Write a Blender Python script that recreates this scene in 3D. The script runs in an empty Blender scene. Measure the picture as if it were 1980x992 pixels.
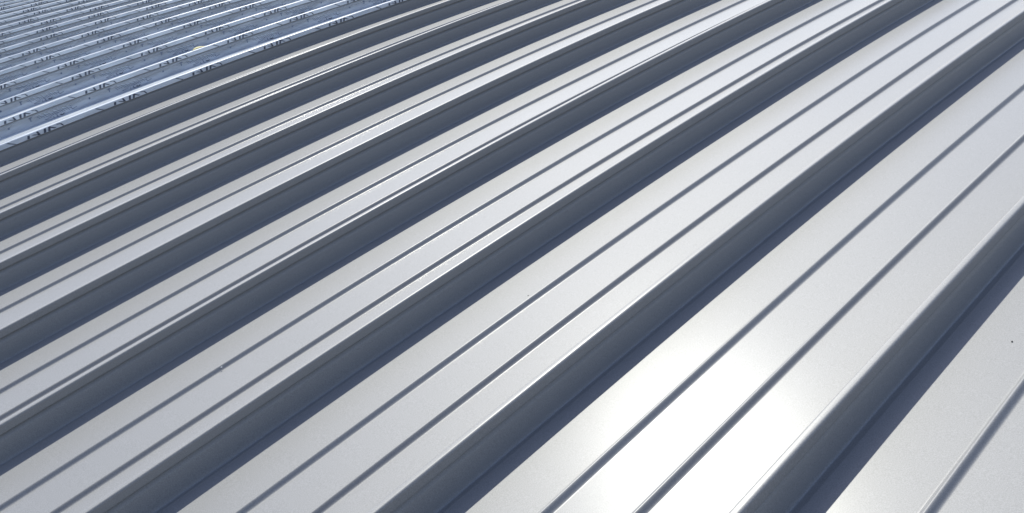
import bpy, math, random
from mathutils import Matrix, Vector

# ------------------------------------------------------------------ numbers
P = 0.40            # seam spacing
R = 1 / 0.0291      # radius of the arched roof
SEAM_H = 0.0583
CAM_V, CAM_Z = 3.8332, 0.8564
YAW, PITCH, ROLL, FOC = 0.8432, -0.4264, -0.2735, 1.1198
SUN_DIR = Vector((0.5953, 0.4786, 0.6455)).normalized()

scene = bpy.context.scene
COL = scene.collection

# ------------------------------------------------------------------ camera
fw = Vector((math.cos(PITCH) * math.cos(YAW), math.cos(PITCH) * math.sin(YAW), math.sin(PITCH)))
rt = Vector((math.sin(YAW), -math.cos(YAW), 0))
up = rt.cross(fw)
r2 = rt * math.cos(ROLL) + up * math.sin(ROLL)
u2 = -rt * math.sin(ROLL) + up * math.cos(ROLL)
cam_data = bpy.data.cameras.new('camera')
cam = bpy.data.objects.new('camera', cam_data)
COL.objects.link(cam)
m = Matrix.Identity(4)
for i in range(3):
    m[i][0], m[i][1], m[i][2] = r2[i], u2[i], -fw[i]
m[0][3], m[1][3], m[2][3] = 0.0, -CAM_V, CAM_Z
cam.matrix_world = m
cam_data.sensor_width = 36
cam_data.lens = FOC * 36
cam_data.clip_start = 0.02
cam_data.clip_end = 3000
scene.camera = cam

# ------------------------------------------------------------------ sky, sun, exposure
SUN_EL = math.asin(SUN_DIR.z)
SUN_ROT = math.atan2(SUN_DIR.x, SUN_DIR.y)
world = bpy.data.worlds.new('World')
scene.world = world
world.use_nodes = True
wn = world.node_tree
bg = wn.nodes['Background']
sky = wn.nodes.new('ShaderNodeTexSky')
sky.sky_type = 'NISHITA'
sky.sun_disc = False
sky.sun_elevation = SUN_EL
sky.sun_rotation = SUN_ROT
sky.altitude = 200
sky.air_density = 1.0
sky.dust_density = 0.4
sky.ozone_density = 1.0
tint = wn.nodes.new('ShaderNodeMixRGB')      # camera white balance of the open sky
tint.blend_type = 'MULTIPLY'
tint.inputs[0].default_value = 1.0
tint.inputs[2].default_value = (1.17, 1.0, 0.98, 1)
wn.links.new(sky.outputs[0], tint.inputs[1])
wn.links.new(tint.outputs[0], bg.inputs[0])
bg.inputs[1].default_value = 0.15

sun_data = bpy.data.lights.new('sun', 'SUN')
sun_data.energy = 3.75
sun_data.angle = math.radians(0.53)
sun_data.color = (1.0, 0.985, 0.895)
sun = bpy.data.objects.new('sun', sun_data)
COL.objects.link(sun)
sun.rotation_euler = SUN_DIR.to_track_quat('Z', 'Y').to_euler()
sun.location = SUN_DIR * 30

scene.view_settings.view_transform = 'Standard'
scene.view_settings.look = 'None'
scene.view_settings.exposure = 0.68
scene.view_settings.gamma = 1.0


# ------------------------------------------------------------------ materials
def new_mat(name):
    mt = bpy.data.materials.new(name)
    mt.use_nodes = True
    nt = mt.node_tree
    return mt, nt, nt.nodes['Principled BSDF'], nt.nodes['Material Output']


def node(nt, kind, **kw):
    n = nt.nodes.new(kind)
    for k, v in kw.items():
        if k in n.inputs:
            n.inputs[k].default_value = v
        else:
            setattr(n, k, v)
    return n


def ramp(nt, a, b, ca, cb):
    r = nt.nodes.new('ShaderNodeValToRGB')
    r.color_ramp.elements[0].position = a
    r.color_ramp.elements[1].position = b
    r.color_ramp.elements[0].color = (*ca, 1)
    r.color_ramp.elements[1].color = (*cb, 1)
    return r


def metal_material():
    mt, nt, bs, out = new_mat('silver_coated_metal')
    L = nt.links.new
    geo = node(nt, 'ShaderNodeNewGeometry')
    # metallic flake: very fine colour grain plus sparse tiny tilts
    grain = node(nt, 'ShaderNodeTexNoise', Scale=700.0, Detail=2.0, Roughness=0.7)
    L(geo.outputs['Position'], grain.inputs['Vector'])
    cr = ramp(nt, 0.3, 0.7, (0.235, 0.236, 0.233), (0.335, 0.336, 0.332))
    L(grain.outputs['Fac'], cr.inputs[0])
    # broad soft tonal drift of the coating
    drift = node(nt, 'ShaderNodeTexNoise', Scale=2.3, Detail=3.0, Roughness=0.55)
    L(geo.outputs['Position'], drift.inputs['Vector'])
    dr = ramp(nt, 0.3, 0.7, (0.94, 0.94, 0.945), (1.0, 1.0, 1.0))
    L(drift.outputs['Fac'], dr.inputs[0])
    mul = nt.nodes.new('ShaderNodeMixRGB')
    mul.blend_type = 'MULTIPLY'
    mul.inputs[0].default_value = 1.0
    L(cr.outputs[0], mul.inputs[1])
    L(dr.outputs[0], mul.inputs[2])
    L(mul.outputs[0], bs.inputs['Base Color'])
    bs.inputs['Metallic'].default_value = 0.65
    rr = node(nt, 'ShaderNodeMapRange')
    rr.inputs['To Min'].default_value = 0.82
    rr.inputs['To Max'].default_value = 0.90
    L(drift.outputs['Fac'], rr.inputs['Value'])
    L(rr.outputs[0], bs.inputs['Roughness'])
    bs.inputs['Specular IOR Level'].default_value = 0.04
    bump = node(nt, 'ShaderNodeBump', Strength=0.04, Distance=0.0006)
    L(grain.outputs['Fac'], bump.inputs['Height'])
    L(bump.outputs[0], bs.inputs['Normal'])
    # thin clear lacquer over the flakes
    gl = node(nt, 'ShaderNodeBsdfGlossy', distribution='BECKMANN')
    gl.inputs['Roughness'].default_value = 0.255
    L(bump.outputs[0], gl.inputs['Normal'])
    fr = node(nt, 'ShaderNodeFresnel', IOR=1.12)
    mx = node(nt, 'ShaderNodeMixShader')
    L(fr.outputs[0], mx.inputs[0])
    L(bs.outputs[0], mx.inputs[1])
    L(gl.outputs[0], mx.inputs[2])
    # metal flake under the lacquer: a wider, faint sheen
    fl = node(nt, 'ShaderNodeBsdfGlossy', distribution='BECKMANN')
    fl.inputs['Roughness'].default_value = 0.46
    fl.inputs['Color'].default_value = (0.95, 0.95, 0.93, 1)
    L(bump.outputs[0], fl.inputs['Normal'])
    m2 = node(nt, 'ShaderNodeMixShader')
    m2.inputs[0].default_value = 0.016
    L(mx.outputs[0], m2.inputs[1])
    L(fl.outputs[0], m2.inputs[2])
    L(m2.outputs[0], out.inputs['Surface'])
    return mt


def film_material():
    mt, nt, bs, out = new_mat('blue_protective_film')
    L = nt.links.new
    geo = node(nt, 'ShaderNodeNewGeometry')
    mp = node(nt, 'ShaderNodeMapping')
    mp.inputs['Scale'].default_value = (7.0, 40.0, 40.0)
    L(geo.outputs['Position'], mp.inputs['Vector'])
    nz = node(nt, 'ShaderNodeTexNoise', Scale=1.0, Detail=3.0, Roughness=0.55)
    L(mp.outputs[0], nz.inputs['Vector'])
    cr = ramp(nt, 0.3, 0.7, (0.56, 0.61, 0.66), (0.68, 0.72, 0.75))
    L(nz.outputs['Fac'], cr.inputs[0])
    L(cr.outputs[0], bs.inputs['Base Color'])
    bs.inputs['Roughness'].default_value = 0.3
    bs.inputs['IOR'].default_value = 1.45
    bump = node(nt, 'ShaderNodeBump', Strength=0.2, Distance=0.002)
    L(nz.outputs['Fac'], bump.inputs['Height'])
    L(bump.outputs[0], bs.inputs['Normal'])
    tr = node(nt, 'ShaderNodeBsdfTransparent')
    mx = node(nt, 'ShaderNodeMixShader')
    # the film clings clear where it is tight to the metal and turns milky where it has lifted
    at = node(nt, 'ShaderNodeAttribute', attribute_name='lifted')
    wob = node(nt, 'ShaderNodeMath', operation='MULTIPLY_ADD')
    wob.inputs[1].default_value = 1.5
    wob.inputs[2].default_value = -0.75
    L(nz.outputs['Fac'], wob.inputs[0])
    sm = node(nt, 'ShaderNodeMath', operation='ADD')
    L(at.outputs['Fac'], sm.inputs[0])
    L(wob.outputs[0], sm.inputs[1])
    fac = node(nt, 'ShaderNodeMapRange')
    fac.inputs['From Min'].default_value = 0.0
    fac.inputs['From Max'].default_value = 1.0
    fac.inputs['To Min'].default_value = 0.30
    fac.inputs['To Max'].default_value = 0.74
    L(sm.outputs[0], fac.inputs['Value'])
    L(fac.outputs[0], mx.inputs[0])
    L(tr.outputs[0], mx.inputs[1])
    L(bs.outputs[0], mx.inputs[2])
    L(mx.outputs[0], out.inputs['Surface'])
    return mt


def plain(name, col, rough=0.6, noise=None):
    mt, nt, bs, out = new_mat(name)
    bs.inputs['Base Color'].default_value = (*col, 1)
    bs.inputs['Roughness'].default_value = rough
    if noise:
        nz = node(nt, 'ShaderNodeTexNoise', Scale=noise, Detail=5.0)
        cr = ramp(nt, 0.3, 0.7, tuple(c * 0.7 for c in col), tuple(min(1, c * 1.25) for c in col))
        nt.links.new(nz.outputs['Fac'], cr.inputs[0])
        nt.links.new(cr.outputs[0], bs.inputs['Base Color'])
    return mt


METAL = metal_material()
FILM = film_material()
INK = plain('dark_blue_print', (0.035, 0.045, 0.075), 0.45)
FINE_INK = plain('grey_blue_print', (0.055, 0.08, 0.14), 0.45)
WHITE_INK = plain('pale_print', (0.62, 0.72, 0.80), 0.45)


# ------------------------------------------------------------------ geometry helpers
def on_roof(u, v, h):
    """u metres along the arch, v metres across the seams, h above the pan."""
    t = u / R
    return ((R + h) * math.sin(t), -v, (R + h) * math.cos(t) - R)


def wobble(k, u):
    rs = random.Random(k * 7 + 3)
    a, b, c, d = (rs.uniform(0, 6.28) for _ in range(4))
    return 0.0007 * math.sin(u * 1.1 + a) + 0.0004 * math.sin(u * 2.7 + b)


def oilcan(k, u, t):
    rs = random.Random(k * 11 + 5)
    a, b = rs.uniform(0, 6.28), rs.uniform(0, 6.28)
    return 0.0004 * math.sin(math.pi * t) ** 2 * (math.sin(u * 4.2 + a) + math.sin(u * 9.1 + b) * 0.4)


def arc(cv, cz, r, a0, a1, n):
    return [(cv + r * math.cos(math.radians(a0 + (a1 - a0) * i / n)),
             cz + r * math.sin(math.radians(a0 + (a1 - a0) * i / n))) for i in range(n + 1)]


def sweep(name, runs, us, mat, k, parent=None, live=True, seam_rel=None):
    """Extrude one or more profile runs [(v, h), ...] along the arch into ONE mesh.
    live: give the sheet its own slight handling waves."""
    verts, faces = [], []
    for run in runs:
        base = len(verts)
        n = len(run)
        for u in us:
            if live:
                w0, w1 = wobble(k, u), wobble(k + 1, u)
            for (v, h) in run:
                if live:
                    t = min(1.0, max(0.0, v / P))
                    vv = v + w0 * (1 - t) + w1 * t
                    hh = h + (oilcan(k, u, t) if h < 0.02 else 0.0)
                else:
                    vv, hh = v, h
                verts.append(on_roof(u, vv, hh))
        for i in range(len(us) - 1):
            for j in range(n - 1):
                a = base + i * n + j
                faces.append((a, a + 1, a + n + 1, a + n))
    me = bpy.data.meshes.new(name)
    me.from_pydata(verts, [], faces)
    me.polygons.foreach_set('use_smooth', [True] * len(faces))
    me.materials.append(mat)
    me.update()
    return link(name, me, parent, k)


def link(name, me, parent, k):
    o = bpy.data.objects.new(name, me)
    COL.objects.link(o)
    o.location = (0, -k * P, 0)
    if parent:
        o.parent = parent
        if parent.location.y and abs(parent.location.y + k * P) < 1e-6:
            o.location = (0, 0, 0)
    return o


def frange(a, b, step):
    n = int(round((b - a) / step))
    return [a + (b - a) * i / n for i in range(n + 1)]


US = frange(-2.5, 3.5, 0.08) + frange(3.5, 12.5, 0.15)[1:]

# ------------------------------------------------------------------ the roof sheet's profile
WALL, HEM, FIL, TOPR = 0.0080, 0.0084, 0.0022, 0.0040
CROWN_FAR, CROWN_NEAR = -0.0015, HEM - TOPR      # the crown is a folded box with two small bend radii
FAR_WALL = CROWN_FAR - TOPR
BEADS = (0.1467, 0.2542)
BW, BH = 0.0092, 0.0074


def bead_profile(c):
    return [(c - BW - 0.0012, 0.0)] + [
        (c + BW * x, BH * 0.5 * (1 + math.cos(math.pi * x))) for x in [i / 9 for i in range(-9, 10)]
    ] + [(c + BW + 0.0012, 0.0)]


def strip(a, b, n):
    return [(a + (b - a) * i / n, 0.0) for i in range(n + 1)]


E0 = WALL + FIL                        # where the near upstand meets the pan
PAN_RUNS = [strip(0.0225, BEADS[0] - BW - 0.0012, 6),
            strip(BEADS[0] + BW + 0.0012, BEADS[1] - BW - 0.0012, 6),
            strip(BEADS[1] + BW + 0.0012, P - E0, 6)]
# seam at the near edge of a panel (local v about P): far wall, rounded crown, turned-down hem, inner upstand
zc = SEAM_H - TOPR
far_wall = [(-v, h) for v, h in reversed(arc(E0, FIL, FIL, 180, 270, 6))] + [(-WALL, 0.012), (FAR_WALL, 0.03), (FAR_WALL, zc - 0.004)]
crown = (arc(CROWN_FAR, zc, TOPR, 180, 90, 8) + [(CROWN_FAR + 0.0018, SEAM_H + 0.0001), (CROWN_NEAR - 0.0012, SEAM_H + 0.0001)]
         + arc(CROWN_NEAR, zc, TOPR, 90, 0, 9))
hem_outer = [(HEM, zc - 0.001), (HEM, 0.0445), (HEM, 0.0432)] + arc(HEM - 0.0009, 0.0432, 0.0009, 0, -180, 5)[1:]
inner = [(0.0004, 0.052), (0.0004, 0.041), (0.0016, 0.0385), (0.0052, 0.0345), (0.0062, 0.0318), (0.0066, 0.028), (0.0074, 0.016)]
near_wall = inner + [(WALL, 0.004), (WALL + 0.0004, -0.0012), (WALL + 0.0016, -0.0028), (WALL + 0.003, -0.0030),
                     (0.0195, -0.0004), (0.0210, 0.0), (0.0225, 0.0)]  # invented channel at the wall foot, shaped to deepen the dark base line
SEAM_RUNS = [[(P + v, h) for v, h in far_wall + crown + hem_outer],
             [(P + v, h) for v, h in near_wall]]


def top_thing(name, label, cat, loc=(0, 0, 0), group=None, data=None):
    o = bpy.data.objects.new(name, data)
    COL.objects.link(o)
    o.location = loc
    o['label'] = label
    o['category'] = cat
    if group:
        o['group'] = group
    return o


# ------------------------------------------------------------------ ground far below the roof
def build_ground():
    me = bpy.data.meshes.new('ground')
    s = 900
    me.from_pydata([(-s, -s, -9), (s, -s, -9), (s, s, -9), (-s, s, -9)], [], [(0, 1, 2, 3)])
    me.materials.append(plain('dry_grass_ground', (0.10, 0.11, 0.06), 0.9, 0.15))
    o = bpy.data.objects.new('ground', me)
    COL.objects.link(o)
    o['kind'] = 'structure'


build_ground()

# ------------------------------------------------------------------ roof: panels > seam and stiffening ribs
roof = top_thing('metal_roof', 'arched standing seam roof of silver coated metal filling the whole view', 'roof')
shared = None
for k in range(-36, 14):
    live = -3 <= k <= 9
    if live or shared is None:
        p = sweep('roof_panel', PAN_RUNS, US, METAL, k, None, live)
        s = sweep('standing_seam', SEAM_RUNS, US, METAL, k, None, live)
        ribs = [sweep('stiffening_rib', [bead_profile(c)], US, METAL, k, None, live) for c in BEADS]
        if not live:
            shared = (p, s, ribs)
    else:
        p, s = shared[0].copy(), shared[1].copy()
        ribs = [r.copy() for r in shared[2]]
        for o in [p, s] + ribs:
            COL.objects.link(o)
    p.parent = roof
    p.location = (0, -k * P, 0)
    for o in [s] + ribs:
        o.parent = p
        o.location = (0, 0, 0)

# ------------------------------------------------------------------ printed protective film on the far panels
FO = 0.0008
film_pts = []
film_pts += [(0.0042 + FO, 0.0385), (0.0064 + FO, 0.033), (0.0070 + FO, 0.026), (0.0076 + FO, 0.019), (WALL + FO, 0.011)]
film_pts += arc(E0, FIL, FIL - FO, 180, 270, 7)
for c in BEADS:
    film_pts += [(c - BW - 0.004, FO), (c - BW * 0.55, BH * 0.45 + FO), (c - BW * 0.2, BH + FO),
                 (c + BW * 0.2, BH + FO), (c + BW * 0.55, BH * 0.45 + FO), (c + BW + 0.004, FO)]
film_pts += [(P + v, h) for v, h in [(-b, c) for b, c in reversed(arc(E0, FIL, FIL - FO, 180, 270, 6))]]
film_pts += [(P - WALL - FO, 0.012), (P + FAR_WALL - FO, 0.03), (P + FAR_WALL - FO, zc - 0.004)]
film_pts += [(P + v, h) for v, h in arc(CROWN_FAR, zc, TOPR + FO, 180, 90, 7) + arc(CROWN_NEAR, zc, TOPR + FO, 90, 0, 8)]
film_pts += [(P + HEM + FO, 0.0445), (P + HEM + FO + 0.0004, 0.0422)]
FU = frange(-2.5, 9.5, 0.12)


def flap_point(s):
    """s = 0 at the crown line, 1 at the lower edge of the flap; returns (v, h) just off the film."""
    o = FO + 0.0005
    q = math.pi / 2 * 0.8
    L1 = TOPR * q
    L2 = zc - 0.0425
    d = s * (L1 + L2)
    if d < L1:
        a = q * (1 - d / L1)
        return (P + CROWN_NEAR + (TOPR + o) * math.cos(a), zc + (TOPR + o) * math.sin(a))
    return (P + HEM + o, zc - (d - L1))


def low_point(s):
    """s = 0 at the film's top edge on the upstand, then down the wall, round the fillet, onto the pan (metres)."""
    o = FO + 0.0005
    wl = 0.0315 - FIL
    if s < wl:
        return (0.0065 + o + 0.0015 * s / wl, 0.0315 - s)
    r = FIL - o
    fl = r * math.pi / 2
    if s < wl + fl:
        a = math.radians(180 + 90 * (s - wl) / fl)
        return (E0 + r * math.cos(a), FIL + r * math.sin(a))
    return (E0 + s - wl - fl, o)


class Strokes:
    def __init__(self):
        self.v, self.f = [], []

    def line(self, fn, u0, s0, u1, s1, wu, ws=0.0, n=3):
        """A stroke from (u0, s0) to (u1, s1) conformed to the film; half-widths wu along u, ws along s."""
        b = len(self.v)
        wu *= 0.85
        for i in range(n + 1):
            t = i / n
            u, s = u0 + (u1 - u0) * t, s0 + (s1 - s0) * t
            for sg in (-1, 1):
                v, h = fn(max(0.0, s + sg * ws))
                self.v.append(on_roof(u + sg * wu, v, h))
        for i in range(n):
            a = b + 2 * i
            self.f.append((a, a + 1, a + 3, a + 2))

    def build(self, name, mat, parent, label=None):
        me = bpy.data.meshes.new(name)
        me.from_pydata(self.v, [], self.f)
        me.materials.append(mat)
        o = bpy.data.objects.new(name, me)
        COL.objects.link(o)
        o.parent = parent
        o['kind'] = 'stuff'
        if label:
            o['label'] = label
        return o


PERIOD = 0.3313
PHASE = {0: 1.414, -1: 1.843, -2: 1.991, -3: 2.127, -4: 2.206, -5: 2.330}


def lettering(k, parent):
    """Print on the film of panel k: large letters on the flap over seam k+1, small print and its drawn reflections on the upstand at seam k."""
    rs = random.Random(100 + k)
    big, fine, pale = Strokes(), Strokes(), Strokes()
    ph = PHASE.get(k + 1, rs.uniform(0, PERIOD)) % PERIOD
    phl = PHASE.get(k, random.Random(99 + k).uniform(0, PERIOD)) % PERIOD
    far = k < -9
    u = -0.35 + ph
    while u < 8.2:
        f = flap_point
        big.line(f, u - 0.006, 0.22, u + 0.020, 1.0, 0.0036)                 # long slash
        big.line(f, u + 0.070, 0.34, u + 0.067, 0.98, 0.0052)                # short bar
        big.line(f, u + 0.084, 0.50, u + 0.107, 0.98, 0.0056)                # N: diagonal
        big.line(f, u + 0.102, 0.22, u + 0.107, 0.98, 0.0044)                # N: upright
        big.line(f, u + 0.131, 0.20, u + 0.127, 1.0, 0.0050)                 # I
        big.line(f, u + 0.148, 0.18, u + 0.143, 1.0, 0.0050)                 # A: left leg
        big.line(f, u + 0.147, 0.22, u + 0.167, 0.86, 0.0046)                # A: right leg
        big.line(f, u + 0.174, 0.28, u + 0.190, 0.42, 0.0022, 0.08)          # bracket
        big.line(f, u + 0.189, 0.38, u + 0.196, 0.98, 0.0032)
        if not far:
            for i in range(7):                                                # faint fine print
                uu = u + 0.214 + i * 0.0085
                pale.line(f, uu, 0.45, uu + 0.010, 0.95, 0.0010, n=2)
        u += PERIOD
    if not far:
        u = -0.35 + phl
        while u < 8.2:
            f = low_point
            fine.line(f, u + 0.073, 0.006, u + 0.072, 0.013, 0.0040)          # dot
            fine.line(f, u + 0.160, 0.000, u + 0.159, 0.014, 0.0026)          # small T
            fine.line(f, u + 0.154, 0.001, u + 0.168, 0.001, 0.0, 0.0014)
            for i in range(15):                                               # rows of small slanted print
                uu = u + 0.186 + i * 0.0092
                s = 0.001 + 0.0004 * i
                fine.line(f, uu, s + 0.003 + rs.uniform(0, .003), uu + 0.009, s + rs.uniform(0.012, 0.017), 0.0017, n=2)
                if i % 2:
                    pale.line(f, uu + 0.002, s, uu + 0.016, s + 0.007, 0.0012, n=2)
            for i in range(9):
                uu = u + 0.222 + i * 0.0075
                fine.line(f, uu, 0.016, uu + 0.006, 0.022, 0.0015, n=2)
            t = u + 0.322                                                     # triangle outline
            fine.line(f, t, 0.008, t + 0.003, 0.024, 0.0012)
            fine.line(f, t, 0.008, t + 0.024, 0.020, 0.0010, 0.0006)
            fine.line(f, t + 0.003, 0.024, t + 0.024, 0.020, 0.0, 0.0010)
            t = u + 0.210                                                     # wedge, bars and blot at the foot: reflections of the print drawn in ink
            fine.line(f, t, 0.026, t + 0.036, 0.040, 0.0005, 0.0008)
            fine.line(f, t, 0.026, t + 0.030, 0.024, 0.0, 0.0008)
            fine.line(f, t + 0.036, 0.024, t + 0.036, 0.040, 0.0013)
            fine.line(f, t + 0.050, 0.022, t + 0.052, 0.042, 0.0022)
            big.line(f, t + 0.064, 0.026, t + 0.078, 0.036, 0.0050)
            big.line(f, t + 0.064, 0.036, t + 0.080, 0.026, 0.0032)
            for i in range(3):
                pale.line(f, t + 0.088 + i * .009, 0.022, t + 0.100 + i * .009, 0.032, 0.0012, n=2)
            u += PERIOD
    big.build('printed_lettering', INK, parent)
    if fine.v:
        fine.build('fine_print_and_reflections', FINE_INK, parent)
    if pale.v:
        pale.build('pale_print', WHITE_INK, parent)


ORD = ['', 'second', 'third', 'fourth', 'fifth', 'sixth', 'seventh', 'eighth', 'ninth', 'tenth', 'eleventh',
       'twelfth', 'thirteenth', 'fourteenth', 'fifteenth', 'sixteenth', 'seventeenth', 'eighteenth', 'nineteenth',
       'twentieth', 'twenty-first', 'twenty-second']
film_mesh = None
for k in range(-1, -23, -1):
    n = -k - 1
    lab = ('blue printed protective film on the covered panel right beside the bare silver panels' if n == 0 else
           'blue printed protective film on the %s covered panel counted from the bare silver panels' % ORD[n])
    if film_mesh is None:
        tmp = sweep('protective_film', [film_pts], FU, FILM, k, None, False)
        film_mesh = tmp.data
        lift = [0.0 if h > 0.024 and v < 0.05 else 0.45 if h > 0.017 and v < 0.05 else 0.95 for v, h in film_pts]
        fa = film_mesh.attributes.new('lifted', 'FLOAT', 'POINT')
        fa.data.foreach_set('value', lift * len(FU))
        bpy.data.objects.remove(tmp)
    fo = top_thing('protective_film', lab, 'protective film', (0, -k * P, 0),
                   'printed protective films on the far roof panels', film_mesh)
    lettering(k, fo)


# ------------------------------------------------------------------ small loose things
def lump(name, label, cat, u, v, h, size, mat, seed):
    """A little irregular crumb lying on the sheet."""
    rs = random.Random(seed)
    c = Vector(on_roof(u, v, h))
    verts, faces = [], []
    nr, ns = 4, 8
    for i in range(nr + 1):
        th = math.pi * i / nr
        for j in range(ns):
            a = 2 * math.pi * j / ns
            q = size * rs.uniform(0.75, 1.2)
            verts.append((q * 1.3 * math.sin(th) * math.cos(a), q * 0.8 * math.sin(th) * math.sin(a), q * 0.6 * math.cos(th)))
    for i in range(nr):
        for j in range(ns):
            faces.append((i * ns + j, i * ns + (j + 1) % ns, (i + 1) * ns + (j + 1) % ns, (i + 1) * ns + j))
    me = bpy.data.meshes.new(name)
    me.from_pydata(verts, [], faces)
    me.materials.append(mat)
    o = top_thing(name, label, cat, tuple(c), None, me)
    o.rotation_euler = (0, 0, rs.uniform(0, 3))
    return o


def plastic_scrap():
    """Thin curled strip of yellowed plastic standing against the far side of a film-covered seam."""
    verts, faces = [], []
    n = 12
    u0, u1 = 2.385, 2.445
    for i in range(n + 1):
        t = i / n
        u = u0 + (u1 - u0) * t
        bow = math.sin(math.pi * t)
        hb = SEAM_H + 0.0008
        verts.append(on_roof(u, 0.004 - 0.008 * bow, hb))
        verts.append(on_roof(u + 0.004, -0.002 - 0.016 * bow, hb + 0.0005 + 0.0045 * bow))
    for i in range(n):
        a = 2 * i
        faces.append((a, a + 1, a + 3, a + 2))
    me = bpy.data.meshes.new('plastic_scrap')
    me.from_pydata(verts, [], faces)
    me.polygons.foreach_set('use_smooth', [True] * len(faces))
    me.materials.append(plain('yellowed_plastic', (0.30, 0.27, 0.07), 0.6, 60))
    o = top_thing('plastic_scrap', 'small curled yellow scrap on the edge of a film-covered seam', 'scrap',
                  (0, P, 0), None, me)
    md = o.modifiers.new('thickness', 'SOLIDIFY')
    md.thickness = 0.0008


plastic_scrap()
DIRT = plain('dark_dirt', (0.03, 0.028, 0.025), 0.9)
lump('dirt_speck', 'tiny black speck on the bright pan near the right edge of the view', 'dirt speck',
     1.2799, 3.2993, 0.0005, 0.0014, DIRT, 1)
lump('dirt_speck', 'minute grey speck beside the upper rib in the middle of the bare roof', 'dirt speck',
     1.1739, 2.5286, 0.0004, 0.0011, DIRT, 2)
lump('dirt_speck', 'pale crumb sitting on a stiffening rib towards the lower left', 'dirt speck',
     0.7836, 2.1518, 0.0050, 0.0014, plain('pale_grit', (0.6, 0.6, 0.58), 0.9), 3)
